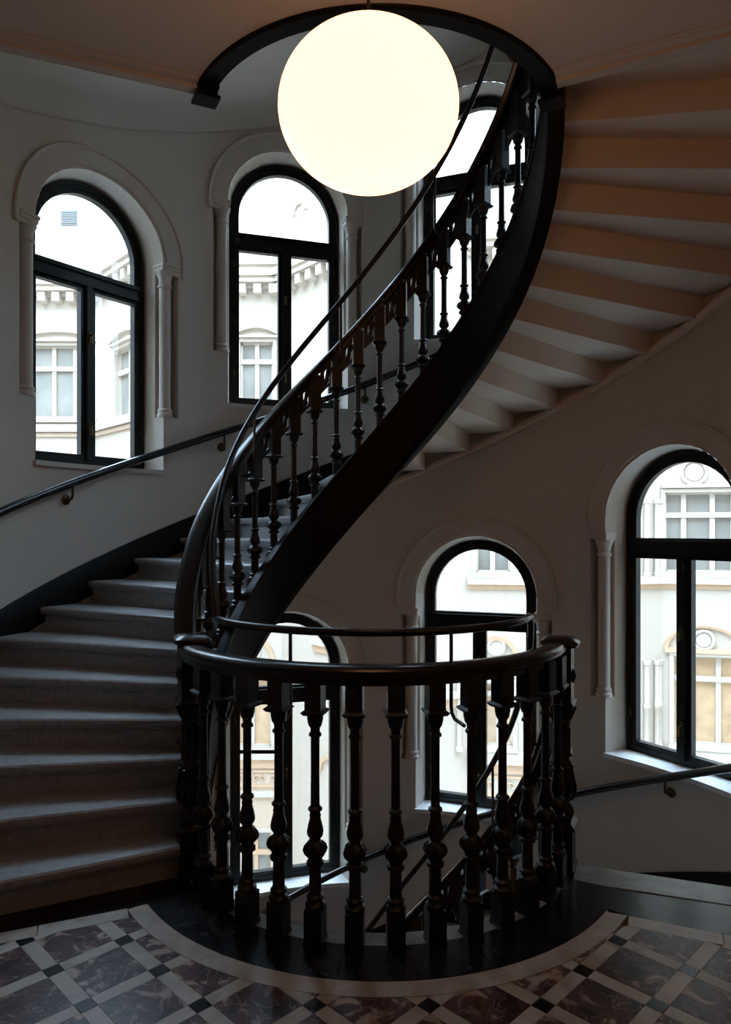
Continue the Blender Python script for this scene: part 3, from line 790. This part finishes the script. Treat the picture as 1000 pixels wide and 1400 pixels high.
def far_window(root, F, u0, u1, z0, z1, cols, tz, gl, hood=None, ledge=True, sash=FSASH):
    """window of the building across: sash bars, panes, surround"""
    m = MB(); e = .045; y0, y1 = -.17, -.10
    F.block(m, u0, u1, y0, y1, z0, z0 + e); F.block(m, u0, u1, y0, y1, z1 - e, z1)
    F.block(m, u0, u0 + e, y0, y1, z0, z1); F.block(m, u1 - e, u1, y0, y1, z0, z1)
    cuts = [u0 + (u1 - u0) * c for c in cols]
    for c in cuts: F.block(m, c - .055, c + .055, y0, y1 + .015, z0, z1)
    if tz: F.block(m, u0, u1, y0, y1 + .04, tz - .06, tz + .06)
    w_ = m.build('facade_window', sash, root, smooth=0)
    ue = [u0] + cuts + [u1]; ze = [z0, tz, z1] if tz else [z0, z1]
    for a, b in zip(ue[:-1], ue[1:]):
        for c, d in zip(ze[:-1], ze[1:]):
            m = MB(); F.block(m, a + .03, b - .03, -.16, -.15, c + .03, d - .03); m.build('pane', gl, w_, smooth=0)
    # surround
    m = MB(); s = .10
    F.block(m, u0 - s, u0 - .005, 0, .05, z0 - .02, z1 + .02); F.block(m, u1 + .005, u1 + s, 0, .05, z0 - .02, z1 + .02)
    F.block(m, u0 - s, u1 + s, 0, .06, z1 + .005, z1 + .09)
    if ledge:
        F.block(m, u0 - .12, u1 + .12, 0, .13, z0 - .14, z0 - .02)
    if hood == 'segment':
        F.block(m, u0 - .16, u1 + .16, 0, .15, z1 + .10, z1 + .15)
        n = 14; rows = []
        for k in range(n + 1):
            q = k / n; u = u0 - .15 + (u1 - u0 + .30) * q; zz = z1 + .15 + .20 * (1 - (2 * q - 1) ** 2)
            rows.append([F.q(u, 0, z1 + .15), F.q(u, .02, z1 + .15), F.q(u, .02, zz), F.q(u, .15, zz), F.q(u, .15, zz + .05), F.q(u, 0, zz + .05)])
        m.grid(rows, close_v=True, caps=True)
    m.build('window_surround', FTRIM, root, smooth=20)
def ring(root, F, u, z, r, name='medallion', mat=FTRIM, tube=.045):
    m = MB(); n = 24
    m.tube([F.q(u + r * cos(2 * pi * k / n), .03, z + r * sin(2 * pi * k / n)) for k in range(n + 1)], tube, 6, caps=False)
    m.lathe([(.01, 0), (r * .8, 0), (r * .75, .03), (.01, .05)], 16)
    n0 = len(m.v) - 4 * 16
    for i in range(n0, len(m.v)):
        x, y, zz = m.v[i]; m.v[i] = F.q(u + x, zz, z + y)
    m.build(name, mat, root)
def half_hood(root, F, u, z0, r, mat=FPEACH, rz=None):
    rz = rz or r; m = MB(); n = 20
    rows = [[F.q(u - rr * cos(pi * k / n), o, z0 + rr * (rz / r) * sin(pi * k / n)) for rr, o in ((r - .09, 0), (r - .09, .07), (r, .09), (r, 0))] for k in range(n + 1)]
    m.grid(rows, close_v=True, caps=True); m.build('arch_hood', mat, root)
def band(root, F, z0, z1, out, name='string_course', mat=FTRIM, u0=0, u1=None):
    m = MB(); F.block(m, u0, F.L if u1 is None else u1, 0, out, z0, z1); m.build(name, mat, root, smooth=0)
def cornice(root, F, z):
    m = MB(); F.block(m, 0, F.L, 0, .14, z, z + .10); F.block(m, 0, F.L, 0, .34, z + .10, z + .24); F.block(m, 0, F.L, 0, .42, z + .24, z + .42); m.build('cornice', FTRIM, root, smooth=0)
    n = int(F.L / .38)
    for k in range(n):
        u = (k + .5) * F.L / n
        m = MB(); F.block(m, u - .10, u + .10, 0, .28, z - .16, z + .09); m.build('dentil', FTRIM, root, smooth=0)
def frieze(root, F, u0, u1, z0, z1):
    m = MB(); n = max(1, int((u1 - u0) / .42)); hgt = z1 - z0
    for k in range(n):
        uc = u0 + (k + .5) * (u1 - u0) / n; zc = (z0 + z1) / 2
        pts = [F.q(uc + sgn * hgt * .38 * (1 - .8 * q) * cos(a0 + sgn * 5.2 * q), .03, zc + hgt * .36 * (1 - .8 * q) * sin(a0 + sgn * 5.2 * q)) for sgn, a0 in ((1, 0),) for q in frange(0, 1, 14)]
        m.tube(pts, .022, 5)
        pts = [F.q(uc + hgt * .45 + hgt * .3 * (1 - .8 * q) * cos(pi - 4.8 * q), .03, zc + hgt * .3 * (1 - .8 * q) * sin(pi - 4.8 * q)) for q in frange(0, 1, 12)]
        m.tube(pts, .018, 5)
    F.block(m, u0, u1, 0, .035, z1, z1 + .05); F.block(m, u0, u1, 0, .035, z0 - .05, z0)
    m.build('scroll_frieze', FPEACH, root)
ZS = [ZG, -4.45, ZW]; ZP = [ZG, -9.5, ZW]
F0 = Facet((-13.8, 19), (-7.31, 19)); F1 = Facet((-7.31, 19), (-5.0, 16.5)); F2 = Facet((-5.0, 16.5), (-4.6, 18.5)); F3 = Facet((-4.6, 18.5), (-2.21, 18.5)); F4 = Facet((-2.21, 18.5), (.33, 15.7))
F5 = Facet((.33, 15.7), (2.37, 16.3)); F6 = Facet((2.37, 16.3), (4.96, 15.9)); F7 = Facet((4.96, 15.9), (6.95, 16.5)); F8 = Facet((6.95, 16.5), (13, 15))
FL = Facet((-14.5, 5), (-13.8, 19)); FR = Facet((13, 15), (14.5, 4.5))
# left wing
Lb = empty('courtyard_building', (-9, 18.5, ZG), 'white wing with a dentil cornice and arched window hoods seen through the leftmost window', 'building')
A0 = (4.55, 6.45, 4.62, 6.55); A1 = (1.35, 2.75, 4.42, 6.15)
wall_facet(Lb, F0, [A0], ZS, [FBLUSH, FWHITE]); wall_facet(Lb, F1, [A1], ZS, [FBLUSH, FWHITE]); wall_facet(Lb, FL, [], ZS, [FBLUSH, FWHITE])
far_window(Lb, F0, *A0, (.42, .72), 5.95, FDARK, 'segment'); far_window(Lb, F1, *A1, (.45,), 5.58, FDARK, 'segment')
for F in (F0, F1):
    band(Lb, F, 4.22, 4.42, .14); band(Lb, F, 4.10, 4.2, .06, 'string_course', FBLUSH)
    cornice(Lb, F, 7.85)
m = MB()
for k in range(7): F0.block(m, 5.60, 5.98, .02, .05, 9.85 + k * .05, 9.88 + k * .05)
F0.block(m, 5.57, 6.01, 0, .025, 9.80, 10.22); m.build('vent_louvre', FVENT, Lb, smooth=0)
# middle wing
Mb = empty('courtyard_building', (-2.5, 18, ZG), 'pale wing with a recessed corner, white windows above and peach scrollwork below, across the courtyard', 'building')
A3 = (1.31, 2.16, 4.60, 6.52); C3 = (1.20, 2.12, -4.12, -2.27); D3 = (1.43, 2.12, -7.5, -6.35)
N4 = (.61, 1.02, 8.7, 9.95)
wall_facet(Mb, F2, [], ZS, [FBLUSH, FWHITE]); wall_facet(Mb, F3, [A3, C3, D3], ZS, [FBLUSH, FWHITE]); wall_facet(Mb, F4, [], ZP, [FPEACH, FWHITE])
far_window(Mb, F3, *A3, (.5,), 6.02, FDARK, 'segment'); far_window(Mb, F3, *C3, (.45,), -2.75, FCURT); far_window(Mb, F3, *D3, (.4,), -6.92, FDARK, None, True, FPEACH)
cornice(Mb, F3, 7.9); cornice(Mb, F4, 7.9)
for F in (F3, F4): band(Mb, F, 8.55, 8.65, .10)
ring(Mb, F3, 1.62, -1.62, .20); half_hood(Mb, F3, 1.62, -1.90, .60, FPEACH, .72)
band(Mb, F3, -2.05, -1.92, .08, 'string_course', FPEACH)
band(Mb, F3, -4.42, -4.16, .13); band(Mb, F3, -4.66, -4.44, .05, 'string_course', FPEACH); frieze(Mb, F3, .2, F3.L, -5.12, -4.78); band(Mb, F3, -5.42, -5.28, .08)
band(Mb, F4, -1.24, -1.12, .12, u0=1.35, u1=2.4); band(Mb, F4, -1.42, -1.25, .05, 'string_course', FPEACH, 1.4, 2.4)
half_hood(Mb, F4, 2.05, -4.3, .42, FPEACH)
m = MB(); n = 14
half_hood(Mb, F4, .82, 9.65, .30, FTRIM); m = MB(); F4.block(m, .66, .98, .005, .02, 8.7, 9.68); m.build('blind_niche', FPEACH, Mb, smooth=0)
# right wing
Rb = empty('courtyard_building', (5, 16, ZG), 'white and peach wing with round medallions over its windows seen through the lower right windows', 'building')
B6 = (.20, .97, .60, 2.45); C6 = (.40, 1.02, -3.40, -1.95); B8 = (.08, 1.55, .60, 2.45); C8 = (.26, 1.66, -3.40, -1.35)
wall_facet(Rb, F5, [], ZS, [FBLUSH, FWHITE]); wall_facet(Rb, F6, [B6, C6], ZS, [FBLUSH, FWHITE]); wall_facet(Rb, F7, [], ZS, [FBLUSH, FWHITE]); wall_facet(Rb, F8, [B8, C8], ZS, [FBLUSH, FWHITE]); wall_facet(Rb, FR, [], ZS, [FBLUSH, FWHITE])
far_window(Rb, F6, *B6, (.48,), 2.0, FDARK); far_window(Rb, F6, *C6, (.5,), -2.20, FCURT)
m = MB(); m.lathe([(.01, -.09), (.07, -.05), (.08, 0), (.05, .06), (.01, .08)], 12, F6.q(.26, -.24, .95)); m.build('room_lamp', WARMLAMP, Rb)
far_window(Rb, F8, *B8, (.28, .70), 1.93, FDARK); far_window(Rb, F8, *C8, (.28, .70), -1.88, FCURT)
for F in (F6, F7, F8):
    band(Rb, F, .33, .50, .13); band(Rb, F, .22, .33, .05, 'string_course', FPEACH)
    band(Rb, F, -3.78, -3.50, .13); band(Rb, F, -4.0, -3.8, .05, 'string_course', FPEACH); frieze(Rb, F, .1, F.L - .1, -4.5, -4.12); band(Rb, F, -4.8, -4.66, .08); cornice(Rb, F, 7.9)
ring(Rb, F6, .65, -1.10, .18); half_hood(Rb, F6, .65, -1.45, .52, FPEACH, .60); band(Rb, F6, -1.62, -1.47, .08, 'string_course', FPEACH, 0, 1.5)
ring(Rb, F8, .70, 2.92, .27); ring(Rb, F8, .90, -.97, .22); half_hood(Rb, F8, .90, -1.18, .86, FPEACH, .55); band(Rb, F8, -1.27, -1.17, .09, 'string_course', FPEACH, .05, 1.8)
band(Rb, F8, 2.56, 2.64, .12, 'string_course', FTRIM, -.02, 1.7)
band(Rb, F5, -2.28, -2.14, .13, u0=.6); band(Rb, F5, -2.5, -2.3, .05, 'string_course', FPEACH, .6)
for F, u in ((F5, 1.89), (F7, 1.62), (F7, 1.90), (F8, -.06)):
    for z0, z1 in ((-3.5, -1.45), (.5, 2.3)):
        if F is F5 and z0 > 0: continue
        c = F.q(u, .06, z0); m = MB(); hh = z1 - z0
        m.lathe([(.085, 0), (.085, .08), (.065, .1), (.06, hh * .45), (.075, hh * .46), (.075, hh * .5), (.06, hh * .51), (.058, hh - .12), (.08, hh - .1), (.085, hh)], 10, c)
        m.build('half_column', FTRIM, Rb)
for o in list(COL.objects):
    if o.type == 'EMPTY' and o.parent is None and not o.get('kind') and not o.get('label'): print('untagged', o.name)
print('tiles', ntile, 'objects', len(COL.objects))
